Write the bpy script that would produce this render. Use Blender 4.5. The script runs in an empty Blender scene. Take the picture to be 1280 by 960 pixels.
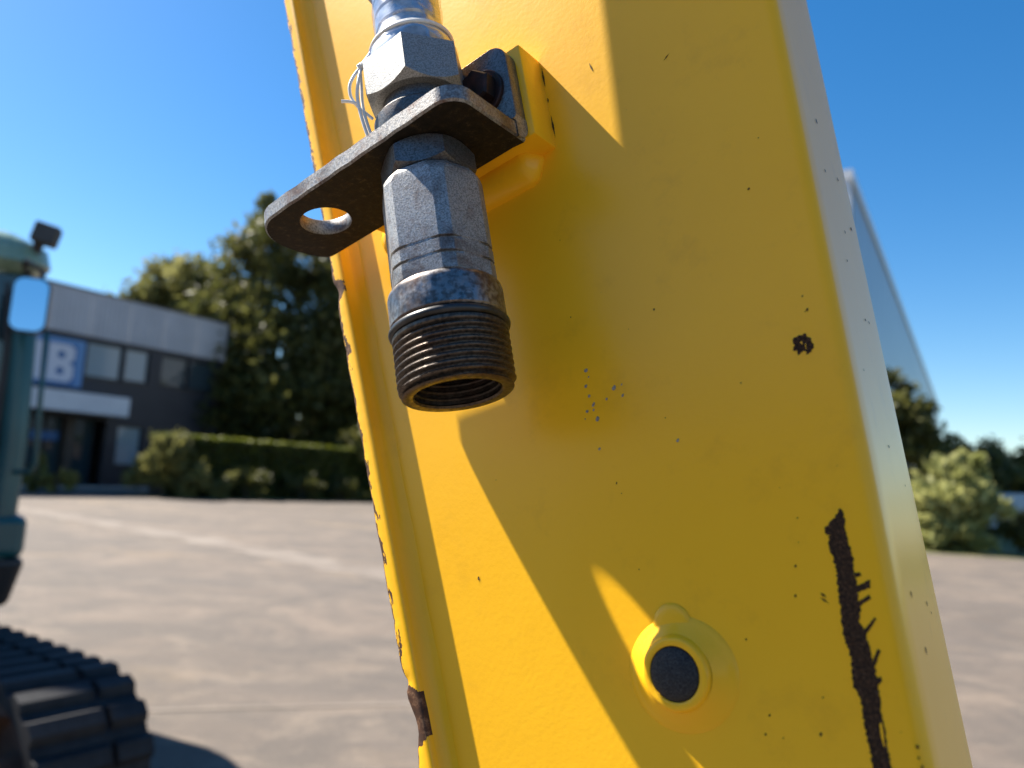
import bpy, bmesh, math, random
import numpy as np
from mathutils import Matrix, Vector

random.seed(7)
rng = np.random.default_rng(11)
sc = bpy.context.scene
COL = sc.collection

# ------------------------------------------------------------------ camera
cam_d = bpy.data.cameras.new('camera')
cam = bpy.data.objects.new('camera', cam_d)
COL.objects.link(cam)
sc.camera = cam
pitch, roll = math.radians(6.9), 0.057
X0 = Vector((1, 0, 0)); U0 = Vector((0, -math.sin(pitch), math.cos(pitch))); F0 = Vector((0, math.cos(pitch), math.sin(pitch)))
xc = X0 * math.cos(roll) + U0 * math.sin(roll)
yc = -X0 * math.sin(roll) + U0 * math.cos(roll)
M = Matrix((xc, yc, -F0)).transposed().to_4x4()
M.translation = Vector((0, 0, 1.5))
cam.matrix_world = M
cam_d.sensor_width = 36.0
cam_d.lens = 27.0
cam_d.clip_start = 0.02
cam_d.clip_end = 3000
cam_d.dof.use_dof = True
cam_d.dof.focus_distance = 0.335
cam_d.dof.aperture_fstop = 7.6

# ------------------------------------------------------------------ light
SUN = Vector((-0.6050, 0.2955, 0.7394)).normalized()
world = bpy.data.worlds.new('World'); sc.world = world; world.use_nodes = True
wn = world.node_tree.nodes; wl = world.node_tree.links
sky = wn.new('ShaderNodeTexSky'); sky.sky_type = 'NISHITA'; sky.sun_disc = False
sky.sun_elevation = math.asin(SUN.z); sky.sun_rotation = math.atan2(SUN.x, SUN.y)
sky.altitude = 0; sky.air_density = 1.0; sky.dust_density = 0.35; sky.ozone_density = 2.0
hs = wn.new('ShaderNodeHueSaturation'); hs.inputs['Saturation'].default_value = 1.40
wl.new(sky.outputs[0], hs.inputs['Color'])
wl.new(hs.outputs[0], wn['Background'].inputs[0]); wn['Background'].inputs[1].default_value = 0.060
sun_d = bpy.data.lights.new('sun', 'SUN'); sun_d.energy = 5.0; sun_d.angle = math.radians(0.53); sun_d.color = (1, 0.935, 0.83)
sun = bpy.data.objects.new('sun', sun_d); COL.objects.link(sun)
sun.rotation_euler = SUN.to_track_quat('Z', 'Y').to_euler()
sc.view_settings.view_transform = 'Standard'; sc.view_settings.look = 'None'
sc.view_settings.exposure = 1.58; sc.view_settings.gamma = 1.0
sc.view_settings.use_curve_mapping = False
sc.cycles.max_bounces = 8

# ------------------------------------------------------------------ materials
MATS = {}
def new_mat(name):
    m = bpy.data.materials.new(name); m.use_nodes = True
    MATS[name] = m
    return m, m.node_tree.nodes, m.node_tree.links, m.node_tree.nodes['Principled BSDF']

def coords(n, l, scale=1.0):
    tc = n.new('ShaderNodeTexCoord'); mp = n.new('ShaderNodeMapping')
    if not isinstance(scale, (tuple, list)): scale = (scale,) * 3
    mp.inputs['Scale'].default_value = scale
    l.new(tc.outputs['Object'], mp.inputs['Vector'])
    return mp.outputs['Vector']

def noise(n, l, vec, scale, detail=4, rough=0.55, dist=0.0):
    t = n.new('ShaderNodeTexNoise')
    t.inputs['Scale'].default_value = scale; t.inputs['Detail'].default_value = detail
    t.inputs['Roughness'].default_value = rough; t.inputs['Distortion'].default_value = dist
    l.new(vec, t.inputs['Vector'])
    return t.outputs['Fac']

def ramp(n, l, fac, stops):
    r = n.new('ShaderNodeValToRGB'); e = r.color_ramp.elements
    while len(e) < len(stops): e.new(0.5)
    for k, (p, c) in enumerate(stops):
        e[k].position = p; e[k].color = (*c, 1) if len(c) == 3 else c
    l.new(fac, r.inputs['Fac'])
    return r.outputs['Color']

def mixc(n, l, fac, a, b):
    m = n.new('ShaderNodeMix'); m.data_type = 'RGBA'
    for sock, v in ((m.inputs[0], fac), (m.inputs[6], a), (m.inputs[7], b)):
        if isinstance(v, (int, float)): sock.default_value = v
        elif isinstance(v, tuple): sock.default_value = (*v, 1)
        else: l.new(v, sock)
    return m.outputs[2]

def bump(n, l, fac, strength, dist, p, prev=None):
    b = n.new('ShaderNodeBump'); b.inputs['Strength'].default_value = strength; b.inputs['Distance'].default_value = dist
    l.new(fac, b.inputs['Height'])
    if prev is not None: l.new(prev, b.inputs['Normal'])
    if p is not None: l.new(b.outputs[0], p.inputs['Normal'])
    return b.outputs[0]

def G(v): return (v, v, v)

def simple(name, c1, c2=None, rough=0.6, metal=0.0, scale=20.0, spec=0.5, bstr=0.0, bdist=0.001, bscale=None, stops=(0.35, 0.65)):
    m, n, l, p = new_mat(name)
    v = coords(n, l)
    if c2 is None: p.inputs['Base Color'].default_value = (*c1, 1)
    else: l.new(ramp(n, l, noise(n, l, v, scale), [(stops[0], c1), (stops[1], c2)]), p.inputs['Base Color'])
    p.inputs['Roughness'].default_value = rough; p.inputs['Metallic'].default_value = metal
    p.inputs['Specular IOR Level'].default_value = spec
    if bstr: bump(n, l, noise(n, l, v, bscale or scale * 3), bstr, bdist, p)
    return m

# yellow machine paint
def paint_yellow(name, edge_rust=False):
    m, n, l, p = new_mat(name)
    v = coords(n, l)
    base = ramp(n, l, noise(n, l, v, 9, 5), [(0.3, (0.93, 0.475, 0.012)), (0.7, (0.97, 0.51, 0.015))])
    dirt = ramp(n, l, noise(n, l, v, 35, 8, 0.7), [(0.56, G(0)), (0.85, G(0.5))])
    col = mixc(n, l, dirt, base, (0.62, 0.30, 0.016))
    p.inputs['Roughness'].default_value = 0.28; p.inputs['Specular IOR Level'].default_value = 0.30
    p.inputs['Coat Weight'].default_value = 0.0; p.inputs['Coat Roughness'].default_value = 0.16; p.inputs['Coat IOR'].default_value = 1.5
    peel = noise(n, l, v, 520, 2, 0.5)
    wav = noise(n, l, v, 45, 2, 0.5)
    b1 = bump(n, l, wav, 0.02, 0.004, None)
    bump(n, l, peel, 0.07, 0.0008, p, b1)
    if edge_rust:
        uv = n.new('ShaderNodeUVMap'); uv.uv_map = 'mm'
        sep = n.new('ShaderNodeSeparateXYZ'); l.new(uv.outputs[0], sep.inputs[0])
        mp = n.new('ShaderNodeMapping'); mp.inputs['Scale'].default_value = (0.45, 0.16, 1); l.new(uv.outputs[0], mp.inputs['Vector'])
        big = noise(n, l, mp.outputs[0], 0.55, 3, 0.6)
        fine = noise(n, l, mp.outputs[0], 3.0, 6, 0.75)
        def math_(op, a, b):
            q = n.new('ShaderNodeMath'); q.operation = op
            for s, val in zip(q.inputs, (a, b)):
                if isinstance(val, (int, float)): s.default_value = val
                else: l.new(val, s)
            return q.outputs[0]
        reach = math_('ADD', math_('MULTIPLY', math_('SUBTRACT', big, 0.37), 15.0), math_('MULTIPLY', math_('SUBTRACT', fine, 0.5), 6.0))
        # large burnt-off patch and a smaller chip on the edge
        for wc, half, amp in ((-118.0, 13.0, 11.0), (96.0, 7.0, 6.0), (60.0, 3.0, 3.0)):
            d = math_('DIVIDE', math_('ABSOLUTE', math_('SUBTRACT', sep.outputs['Y'], wc), 0.0), half)
            f_ = math_('MULTIPLY', math_('MAXIMUM', math_('SUBTRACT', 1.0, math_('POWER', d, 3.0)), 0.0), amp)
            reach = math_('ADD', reach, f_)
        mask = math_('GREATER_THAN', reach, sep.outputs['X'])
        rcol = ramp(n, l, noise(n, l, v, 260, 6, 0.7), [(0.3, (0.018, 0.011, 0.008)), (0.55, (0.085, 0.035, 0.016)), (0.75, (0.30, 0.17, 0.09))])
        col = mixc(n, l, mask, col, rcol)
        rr = n.new('ShaderNodeMix'); l.new(mask, rr.inputs[0]); rr.inputs[2].default_value = 0.28; rr.inputs[3].default_value = 0.7
        l.new(rr.outputs[0], p.inputs['Roughness'])
    l.new(col, p.inputs['Base Color'])
    return m
paint_yellow('yellow'); paint_yellow('yellow_edge', True)

def rust_mat():
    m, n, l, p = new_mat('rust')
    v = coords(n, l)
    l.new(ramp(n, l, noise(n, l, v, 900, 7, 0.8), [(0.36, (0.012, 0.008, 0.006)), (0.50, (0.050, 0.028, 0.016)), (0.60, (0.13, 0.062, 0.030)), (0.72, (0.34, 0.28, 0.22))]), p.inputs['Base Color'])
    p.inputs['Roughness'].default_value = 0.8; p.inputs['Specular IOR Level'].default_value = 0.15
    bump(n, l, noise(n, l, v, 800, 6, 0.7), 1.0, 0.0014, p)
rust_mat()
simple('primer_grey', (0.16, 0.15, 0.13), (0.34, 0.30, 0.24), 0.6, scale=900)

def zinc(name, dark, light, sc_, metal=0.85, rough=0.38, stain=0.0):
    m, n, l, p = new_mat(name)
    v = coords(n, l)
    col = ramp(n, l, noise(n, l, v, sc_, 3, 0.6), [(0.40, dark), (0.56, light)])
    if stain:
        st = ramp(n, l, noise(n, l, v, 75, 6, 0.7, 0.6), [(0.50, G(0)), (0.66, G(stain))])
        col = mixc(n, l, st, col, (0.11, 0.045, 0.025))
        st2 = ramp(n, l, noise(n, l, v, 38, 4, 0.6), [(0.48, G(0)), (0.7, G(stain))])
        col = mixc(n, l, st2, col, (0.045, 0.04, 0.04))
    l.new(col, p.inputs['Base Color'])
    p.inputs['Metallic'].default_value = metal
    l.new(ramp(n, l, noise(n, l, v, sc_ * 0.6, 4), [(0.3, G(rough - 0.1)), (0.7, G(rough + 0.14))]), p.inputs['Roughness'])
    bump(n, l, noise(n, l, v, sc_ * 1.2, 3), 0.22, 0.0004, p)
zinc('zinc_body', (0.19, 0.187, 0.18), (0.40, 0.39, 0.375), 1500, 0.6, 0.46, 0.6)
zinc('zinc_bright', (0.21, 0.205, 0.19), (0.36, 0.35, 0.325), 1500, 0.55, 0.44)
zinc('zinc_dark', (0.10, 0.097, 0.094), (0.19, 0.185, 0.18), 1300, 0.75, 0.40, 0.5)
zinc('collar_steel', (0.16, 0.14, 0.13), (0.36, 0.34, 0.33), 420, 0.85, 0.36, 0.75)
zinc('thread_steel', (0.05, 0.04, 0.034), (0.12, 0.095, 0.075), 700, 0.75, 0.40, 0.3)
zinc('bore_steel', (0.02, 0.017, 0.015), (0.06, 0.05, 0.045), 500, 0.6, 0.42, 0.2)
zinc('edge_steel', (0.17, 0.16, 0.15), (0.34, 0.325, 0.305), 1100, 0.6, 0.46, 0.85)
zinc('ferrule_chrome', (0.34, 0.33, 0.32), (0.62, 0.61, 0.59), 90, 0.45, 0.30)
def scale_mat():
    m, n, l, p = new_mat('mill_scale')
    v = coords(n, l)
    c = ramp(n, l, noise(n, l, v, 260, 7, 0.72), [(0.32, (0.006, 0.005, 0.004)), (0.55, (0.018, 0.013, 0.008)), (0.74, (0.09, 0.060, 0.030))])
    l.new(c, p.inputs['Base Color']); p.inputs['Specular IOR Level'].default_value = 0.25
    p.inputs['Roughness'].default_value = 0.7
    bump(n, l, noise(n, l, v, 420, 6, 0.7), 0.5, 0.0006, p)
scale_mat()
simple('black_rubber', (0.012, 0.012, 0.013), (0.03, 0.03, 0.032), 0.35, scale=300, spec=0.5)
simple('cap_plastic', (0.016, 0.016, 0.017), (0.050, 0.049, 0.048), 0.7, scale=1400, spec=0.2, bstr=0.5, bdist=0.0004, bscale=1500)
simple('bolt_black', (0.012, 0.009, 0.008), (0.06, 0.022, 0.016), 0.5, 0.5, scale=170)
simple('white_string', (0.72, 0.69, 0.64), (0.82, 0.80, 0.77), 0.5, scale=500)
simple('hose_rubber', (0.02, 0.02, 0.021), (0.04, 0.04, 0.042), 0.5, scale=60)

def film():
    m, n, l, p = new_mat('clear_film')
    out = n['Material Output']; n.remove(p)
    fr = n.new('ShaderNodeFresnel'); fr.inputs[0].default_value = 1.35
    tr = n.new('ShaderNodeBsdfTransparent'); tr.inputs[0].default_value = (0.94, 0.96, 0.98, 1)
    gl = n.new('ShaderNodeBsdfGlossy'); gl.inputs['Roughness'].default_value = 0.12
    v = coords(n, l)
    b = n.new('ShaderNodeBump'); b.inputs['Strength'].default_value = 0.25; b.inputs['Distance'].default_value = 0.0015
    l.new(noise(n, l, v, 110, 3, 0.5, 0.8), b.inputs['Height'])
    l.new(b.outputs[0], fr.inputs['Normal']); l.new(b.outputs[0], gl.inputs['Normal'])
    ma = n.new('ShaderNodeMath'); ma.operation = 'MULTIPLY_ADD'; ma.inputs[1].default_value = 0.35; ma.inputs[2].default_value = 0.02
    l.new(fr.outputs[0], ma.inputs[0])
    mx = n.new('ShaderNodeMixShader'); l.new(ma.outputs[0], mx.inputs[0]); l.new(tr.outputs[0], mx.inputs[1]); l.new(gl.outputs[0], mx.inputs[2])
    l.new(mx.outputs[0], out.inputs[0])
film()

def ground_mat():
    m, n, l, p = new_mat('yard_concrete')
    v = coords(n, l)
    c = ramp(n, l, noise(n, l, v, 0.16, 7, 0.62, 0.4), [(0.30, (0.088, 0.068, 0.052)), (0.5, (0.138, 0.106, 0.082)), (0.70, (0.21, 0.16, 0.115))])
    v2 = coords(n, l, (0.25, 1.4, 1))
    st = ramp(n, l, noise(n, l, v2, 0.5, 6, 0.7, 0.5), [(0.45, G(0)), (0.62, G(0.85))])
    c = mixc(n, l, st, c, (0.088, 0.073, 0.062))
    sand = ramp(n, l, noise(n, l, coords(n, l, (0.3, 0.8, 1)), 0.42, 6, 0.7, 0.3), [(0.56, G(0)), (0.70, G(0.85))])
    c = mixc(n, l, sand, c, (0.25, 0.175, 0.095))
    pat = ramp(n, l, noise(n, l, v, 0.9, 8, 0.75, 1.0), [(0.40, G(0.0)), (0.58, G(0.9))])
    c = mixc(n, l, pat, c, (0.085, 0.070, 0.058))
    pal = ramp(n, l, noise(n, l, coords(n, l, (0.8, 1.2, 1)), 1.7, 8, 0.8, 0.6), [(0.50, G(0.0)), (0.68, G(0.7))])
    c = mixc(n, l, pal, c, (0.205, 0.16, 0.120))
    fine = ramp(n, l, noise(n, l, v, 28, 6, 0.8), [(0.3, G(0.72)), (0.7, G(1.1))])
    mm = n.new('ShaderNodeMix'); mm.data_type = 'RGBA'; mm.blend_type = 'MULTIPLY'; mm.inputs[0].default_value = 1
    l.new(c, mm.inputs[6]); l.new(fine, mm.inputs[7])
    l.new(mm.outputs[2], p.inputs['Base Color'])
    p.inputs['Roughness'].default_value = 0.9
    bump(n, l, noise(n, l, v, 60, 6, 0.7), 0.4, 0.01, p)
ground_mat()
simple('pale_dust', (0.115, 0.092, 0.074), (0.185, 0.155, 0.128), 0.95, scale=1.2)
simple('kerb_concrete', (0.36, 0.34, 0.31), (0.48, 0.45, 0.41), 0.9, scale=4)
simple('grass', (0.075, 0.085, 0.018), (0.17, 0.16, 0.045), 0.9, scale=1.5)

def leaf(name, dark, light, trans=0.35):
    m, n, l, p = new_mat(name)
    at = n.new('ShaderNodeAttribute'); at.attribute_name = 'shade'
    c = ramp(n, l, at.outputs['Fac'], [(0.0, dark), (1.0, light)])
    l.new(c, p.inputs['Base Color']); p.inputs['Roughness'].default_value = 0.55
    p.inputs['Specular IOR Level'].default_value = 0.35
    t = n.new('ShaderNodeBsdfTranslucent'); l.new(c, t.inputs[0])
    mx = n.new('ShaderNodeMixShader'); mx.inputs[0].default_value = trans
    l.new(p.outputs[0], mx.inputs[1]); l.new(t.outputs[0], mx.inputs[2]); l.new(mx.outputs[0], n['Material Output'].inputs[0])
leaf('leaf_dark', (0.034, 0.044, 0.012), (0.16, 0.155, 0.040), 0.45)
leaf('leaf_olive', (0.08, 0.088, 0.026), (0.25, 0.235, 0.075), 0.42)
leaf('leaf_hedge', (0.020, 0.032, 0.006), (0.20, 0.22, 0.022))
leaf('leaf_silver', (0.20, 0.22, 0.06), (0.44, 0.43, 0.17), 0.45)
leaf('leaf_weed', (0.10, 0.10, 0.02), (0.22, 0.20, 0.05))
simple('bark', (0.05, 0.038, 0.028), (0.10, 0.08, 0.06), 0.9, scale=6)

simple('panel_grey', (0.40, 0.40, 0.42), (0.47, 0.47, 0.49), 0.55, scale=0.7)
simple('wall_dark', (0.016, 0.018, 0.025), (0.022, 0.024, 0.032), 0.5, scale=0.8)
simple('blocker_brick', (0.42, 0.27, 0.15), (0.50, 0.33, 0.19), 0.85, scale=2)  # colour of the unseen sky blocker behind the viewer
simple('frame_dark', (0.012, 0.013, 0.016), None, 0.4)
simple('canopy_white', (0.55, 0.56, 0.60), (0.62, 0.63, 0.66), 0.5, scale=1.0)
simple('entrance_brown', (0.045, 0.034, 0.026), (0.07, 0.054, 0.042), 0.6, scale=1.5)
simple('sign_blue', (0.02, 0.11, 0.30), None, 0.4)
simple('sign_pale', (0.10, 0.24, 0.46), None, 0.4)
simple('sign_white', (0.55, 0.56, 0.62), None, 0.4)
simple('warehouse_steel', (0.24, 0.27, 0.31), (0.28, 0.31, 0.35), 0.30, 0.0, scale=0.3)
simple('warehouse_trim', (0.62, 0.63, 0.65), None, 0.4)
simple('door_grey', (0.5, 0.5, 0.54), (0.56, 0.56, 0.6), 0.5, scale=0.5)
simple('plinth_dark', (0.02, 0.028, 0.026), (0.03, 0.04, 0.036), 0.8, scale=1)
simple('teal_paint', (0.012, 0.070, 0.078), (0.016, 0.085, 0.092), 0.28, scale=5)
simple('roof_green', (0.16, 0.26, 0.19), (0.30, 0.40, 0.31), 0.12, scale=6, bstr=0.5, bdist=0.08, bscale=5)
simple('machine_black', (0.012, 0.012, 0.014), (0.02, 0.02, 0.022), 0.5, scale=8)
simple('track_rubber', (0.008, 0.008, 0.010), (0.020, 0.020, 0.022), 0.7, scale=14, spec=0.3)
simple('idler_rust', (0.06, 0.028, 0.016), (0.10, 0.05, 0.03), 0.7, scale=14)
simple('lamp_housing', (0.03, 0.028, 0.026), (0.05, 0.045, 0.04), 0.5, scale=14)
simple('van_white', (0.72, 0.73, 0.76), None, 0.3)
def glass(name, tint, rough=0.04, metal=0.0):
    m, n, l, p = new_mat(name)
    p.inputs['Base Color'].default_value = (*tint, 1); p.inputs['Roughness'].default_value = rough
    p.inputs['Metallic'].default_value = metal; p.inputs['IOR'].default_value = 1.55
glass('pane_glass', (0.04, 0.06, 0.07))
glass('blind_glass', (0.24, 0.30, 0.33), 0.08)
glass('cab_glass', (0.02, 0.04, 0.05))
glass('mirror_glass', (0.92, 0.94, 0.96), 0.02, 1.0)

# ------------------------------------------------------------------ helpers
def link(name, me, mat, parent=None):
    o = bpy.data.objects.new(name, me); COL.objects.link(o)
    if mat is not None:
        for q in (mat if isinstance(mat, (list, tuple)) else [mat]):
            me.materials.append(MATS[q] if isinstance(q, str) else q)
    if parent is not None: o.parent = parent
    return o
def tag(o, label=None, cat=None, group=None, kind=None):
    if label: o['label'] = label
    if cat: o['category'] = cat
    if group: o['group'] = group
    if kind: o['kind'] = kind
    return o
def empty(name, loc=(0, 0, 0), rz=0.0):
    o = bpy.data.objects.new(name, None); COL.objects.link(o)
    o.location = loc; o.rotation_euler = (0, 0, rz); o.empty_display_size = 0.1
    return o
def smooth(me, ang=35):
    for p in me.polygons: p.use_smooth = True
    me.set_sharp_from_angle(angle=math.radians(ang))

class MB:
    def __init__(s): s.v = []; s.f = []; s.mi = []
    def add(s, vs, fs, mi=0):
        o = len(s.v); s.v += [tuple(q) for q in vs]; s.f += [tuple(i + o for i in f) for f in fs]; s.mi += [mi] * len(fs)
        return s
    def box(s, a, b, mi=0):
        (x0, y0, z0), (x1, y1, z1) = a, b
        return s.add([(x0, y0, z0), (x1, y0, z0), (x1, y1, z0), (x0, y1, z0), (x0, y0, z1), (x1, y0, z1), (x1, y1, z1), (x0, y1, z1)],
                     [(0, 3, 2, 1), (4, 5, 6, 7), (0, 1, 5, 4), (1, 2, 6, 5), (2, 3, 7, 6), (3, 0, 4, 7)], mi)
    def rings(s, rings, cap0=True, cap1=True, mi=0, closed=False):
        n = len(rings[0]); vs = [p for r in rings for p in r]; fs = []
        R = len(rings)
        for i in range(R if closed else R - 1):
            for j in range(n):
                a = i * n + j; b_ = i * n + (j + 1) % n; c = ((i + 1) % R) * n + (j + 1) % n; d = ((i + 1) % R) * n + j
                fs.append((a, b_, c, d))
        if cap0 and not closed: fs.append(tuple(reversed(range(n))))
        if cap1 and not closed: fs.append(tuple(range((R - 1) * n, R * n)))
        return s.add(vs, fs, mi)
    def tube(s, pts, r, n=12, mi=0, caps=True):
        P = [Vector(p) for p in pts]; rr = r if isinstance(r, (list, tuple)) else [r] * len(P)
        rings = []; up = None
        for i, p in enumerate(P):
            t = (P[min(i + 1, len(P) - 1)] - P[max(i - 1, 0)]).normalized()
            if up is None:
                up = t.orthogonal().normalized()
            up = (up - t * up.dot(t)).normalized(); sd = t.cross(up)
            rings.append([p + (up * math.cos(a) + sd * math.sin(a)) * rr[i] for a in [2 * math.pi * k / n for k in range(n)]])
        return s.rings(rings, caps, caps, mi)
    def mesh(s, name):
        me = bpy.data.meshes.new(name); me.from_pydata(s.v, [], s.f)
        if any(s.mi): me.polygons.foreach_set('material_index', s.mi)
        bm = bmesh.new(); bm.from_mesh(me); bmesh.ops.recalc_face_normals(bm, faces=bm.faces); bm.to_mesh(me); bm.free()
        me.update(); return me
    def build(s, name, mat, parent=None, ang=None, bev=0.0, seg=2):
        me = s.mesh(name)
        if bev:
            bm = bmesh.new(); bm.from_mesh(me)
            ed = [e for e in bm.edges if len(e.link_faces) == 2 and e.calc_face_angle(0) > math.radians(25)]
            bmesh.ops.bevel(bm, geom=ed, offset=bev, segments=seg, affect='EDGES', profile=0.5, clamp_overlap=True)
            bm.to_mesh(me); bm.free()
        if ang: smooth(me, ang)
        return link(name, me, mat, parent)

# ------------------------------------------------------------------ arm frame (x across the face, y up the arm, z out of the face), local millimetres
ARM_O = Vector((-0.02069, 0.29842, 1.53114))
AX = Matrix(((0.76373, -0.20231, -0.61302), (-0.58195, 0.19521, -0.78945), (0.27938, 0.95967, 0.03136)))
FACE = -43.5
class Loc(MB):
    """mesh builder in arm millimetres, relative to a thing's base point"""
    def __init__(s, base): super().__init__(); s.base = Vector(base)
    def mesh(s, name):
        s.v = [tuple((Vector(p) - s.base) * 0.001) for p in s.v]
        return super().mesh(name)
def arm_thing(name, base, label, cat):
    o = empty(name)
    Mx = AX.to_4x4(); Mx.translation = ARM_O + AX @ (Vector(base) * 0.001)
    o.matrix_world = Mx
    return tag(o, label, cat)

# ---- ground and setting
def sheet(name, pts, z, mat, kind='structure', parent=None):
    m = MB(); m.add([(x, y, z) for x, y in pts], [tuple(range(len(pts)))])
    o = m.build(name, mat, parent)
    if kind and parent is None: o['kind'] = kind
    return o
sheet('ground', [(-900, -300), (900, -300), (900, 1500), (-900, 1500)], 0.0, 'yard_concrete')
def ragged_strip(name, pts, wid, z, mat, jit):
    L, Rr = [], []
    P = [Vector((x, y)) for x, y in pts]
    for i in range(len(P) - 1):
        d = (P[i + 1] - P[i]); n_ = Vector((-d.y, d.x)).normalized(); k = max(2, int(d.length / 0.4))
        for j in range(k):
            q = P[i] + d * (j / k)
            L.append(q + n_ * (wid / 2 + random.uniform(-jit, jit))); Rr.append(q - n_ * (wid / 2 + random.uniform(-jit, jit)))
    m = MB(); N = len(L)
    m.add([(q.x, q.y, z) for q in L + Rr], [(i, i + 1, N + i + 1, N + i) for i in range(N - 1)])
    o = m.build(name, mat); o['kind'] = 'structure'; return o
ragged_strip('road_marking', [(-14, 21.2), (-10.95, 18.77), (-5.67, 14.69), (-1.95, 11.53), (1.5, 8.6)], 0.75, 0.004, 'pale_dust', 0.16)
ragged_strip('path_seam', [(-3.4, 4.45), (-2.0, 4.8), (-0.6, 5.2), (1.6, 5.8)], 0.06, 0.004, 'pale_dust', 0.015)
m = MB(); m.box((-7.5, -0.2, -0.1), (4.5, 0, 0.10))
o = m.build('kerb', 'kerb_concrete', bev=0.02); o.location = (-17.3, 34.0, 0); o.rotation_euler = (0, 0, math.atan2(8, 4.81)); o['kind'] = 'structure'
sheet('verge', [(-14.2, 28.2), (-12.0, 28.6), (-6.0, 35.2), (0, 42), (12, 60), (-6, 60), (-10, 40)], 0.004, 'grass')
sheet('verge', [(12.0, 22.6), (16, 22.0), (40, 16), (90, 30), (90, 120), (38, 70), (20, 38), (13.5, 27)], 0.004, 'grass')

# ---- foliage
def leaf_mesh(name, C, S, size, shade, flat=0.0):
    """C centres (n,3), size (n,), random oriented leaf quads"""
    n = len(C)
    a = rng.normal(size=(n, 3)); a /= np.linalg.norm(a, axis=1)[:, None]
    b = rng.normal(size=(n, 3)); b -= a * (a * b).sum(1)[:, None]; b /= np.linalg.norm(b, axis=1)[:, None]
    if S is not None:   # preferred long direction
        a = a * 0.6 + S; a /= np.linalg.norm(a, axis=1)[:, None]
        b -= a * (a * b).sum(1)[:, None]; b /= np.linalg.norm(b, axis=1)[:, None]
    s = size[:, None]
    V = np.empty((n, 4, 3)); V[:, 0] = C - a * s; V[:, 1] = C + b * s * 0.45; V[:, 2] = C + a * s; V[:, 3] = C - b * s * 0.45
    me = bpy.data.meshes.new(name)
    me.vertices.add(n * 4); me.vertices.foreach_set('co', V.reshape(-1).astype(np.float32))
    me.loops.add(n * 4); me.loops.foreach_set('vertex_index', np.arange(n * 4, dtype=np.int32))
    me.polygons.add(n); me.polygons.foreach_set('loop_start', np.arange(0, n * 4, 4, dtype=np.int32))
    at = me.attributes.new('shade', 'FLOAT', 'FACE'); at.data.foreach_set('value', np.clip(shade, 0, 1).astype(np.float32))
    me.update(); me.validate(); return me

def crown_points(blobs, n):
    vol = np.array([b[3] * b[4] * b[5] for b in blobs]); cnt = np.maximum(1, (n * vol / vol.sum())).astype(int)
    out, sh = [], []
    for (x, y, z, rx, ry, rz), k in zip(blobs, cnt):
        # sub-clumps spread near the blob's skin
        nc = max(6, k // 90)
        d = rng.normal(size=(nc, 3)); d /= np.linalg.norm(d, axis=1)[:, None]
        cc = d * (rng.random(nc) ** 0.4)[:, None]
        idx = rng.integers(0, nc, k)
        p = cc[idx] + rng.normal(size=(k, 3)) * 0.16
        out.append(p * np.array([rx, ry, rz]) + np.array([x, y, z]))
        sh.append(rng.random(nc)[idx] * 0.65 + rng.random(k) * 0.35)
    return np.concatenate(out), np.concatenate(sh)

def tree(name, loc, h, blobs, n, size, mat, label, group=None, trunk_r=0.25, cat='tree', droop=False):
    t = empty(name, loc); tag(t, label, cat, group)
    m = MB(); top = Vector((0, 0, h * 0.7))
    lean = Vector((random.uniform(-.3, .3), random.uniform(-.3, .3), 0))
    m.tube([(0, 0, -0.2), lean * .3 + Vector((0, 0, h * .2)), lean * .7 + Vector((0, 0, h * .45)), lean + top], [trunk_r * 1.15, trunk_r, trunk_r * .7, trunk_r * .3], 9)
    for b in blobs:
        st = lean * .5 + Vector((0, 0, max(0.1 * h, min(b[2] * 0.6, h * .6))))
        en = Vector(b[:3]); mid = st.lerp(en, .5) + Vector((0, 0, -.06 * h))
        m.tube([st, mid, en], [trunk_r * .45, trunk_r * .28, trunk_r * .1], 6)
    m.build('trunk', 'bark', t, 60)
    C, sh = crown_points(blobs, n)
    S = None
    if droop:
        S = C - np.array([0, 0, h * .15]); S = S / np.linalg.norm(S, axis=1)[:, None]
    k = len(C)
    me = leaf_mesh('crown', C, S, size * (0.6 + 0.8 * rng.random(k)), sh)
    link('crown', me, mat, t)
    return t

# big trees beyond the hedge
tree('broad_tree', (-12.6, 43.0, 0), 16, [(-2.4, 0, 13.4, 2.6, 2.6, 2.6), (-3.2, -.5, 9.0, 2.8, 3, 3.2), (0.6, 0, 12.6, 2.8, 3, 2.6), (3.4, 0, 10.2, 3.0, 3, 3.2), (0.5, -1, 7.0, 4.4, 3.4, 3.6), (4.6, -.5, 6.0, 3.6, 3, 4.0), (-2.8, -1, 5.0, 3.4, 3, 3.0), (2.0, -1, 3.6, 5.5, 2.4, 2.8), (-3.4, -.6, 2.6, 3.4, 2.2, 2.4), (-5.6, 0, 5.0, 2.4, 2, 3.6), (-2.4, 0.3, 16.0, 1.4, 1.3, 1.3), (6.6, 0, 9.2, 2.2, 2, 2.6)],
     34000, 0.25, 'leaf_dark', 'tall dark broadleaf tree between the office building and yellow arm', trunk_r=0.4)
tree('round_tree', (-21.0, 47.0, 0), 13.5, [(0, 0, 11.6, 2.4, 2.6, 2.3), (2.6, 0, 11.0, 2.4, 2.4, 2.4), (-1.2, 0, 9.6, 2.6, 2.4, 2.6), (1.6, 0, 8.0, 3.6, 2.8, 2.8)],
     18000, 0.24, 'leaf_olive', 'olive green round tree rising over the grey roof parapet', trunk_r=0.3)
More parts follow.
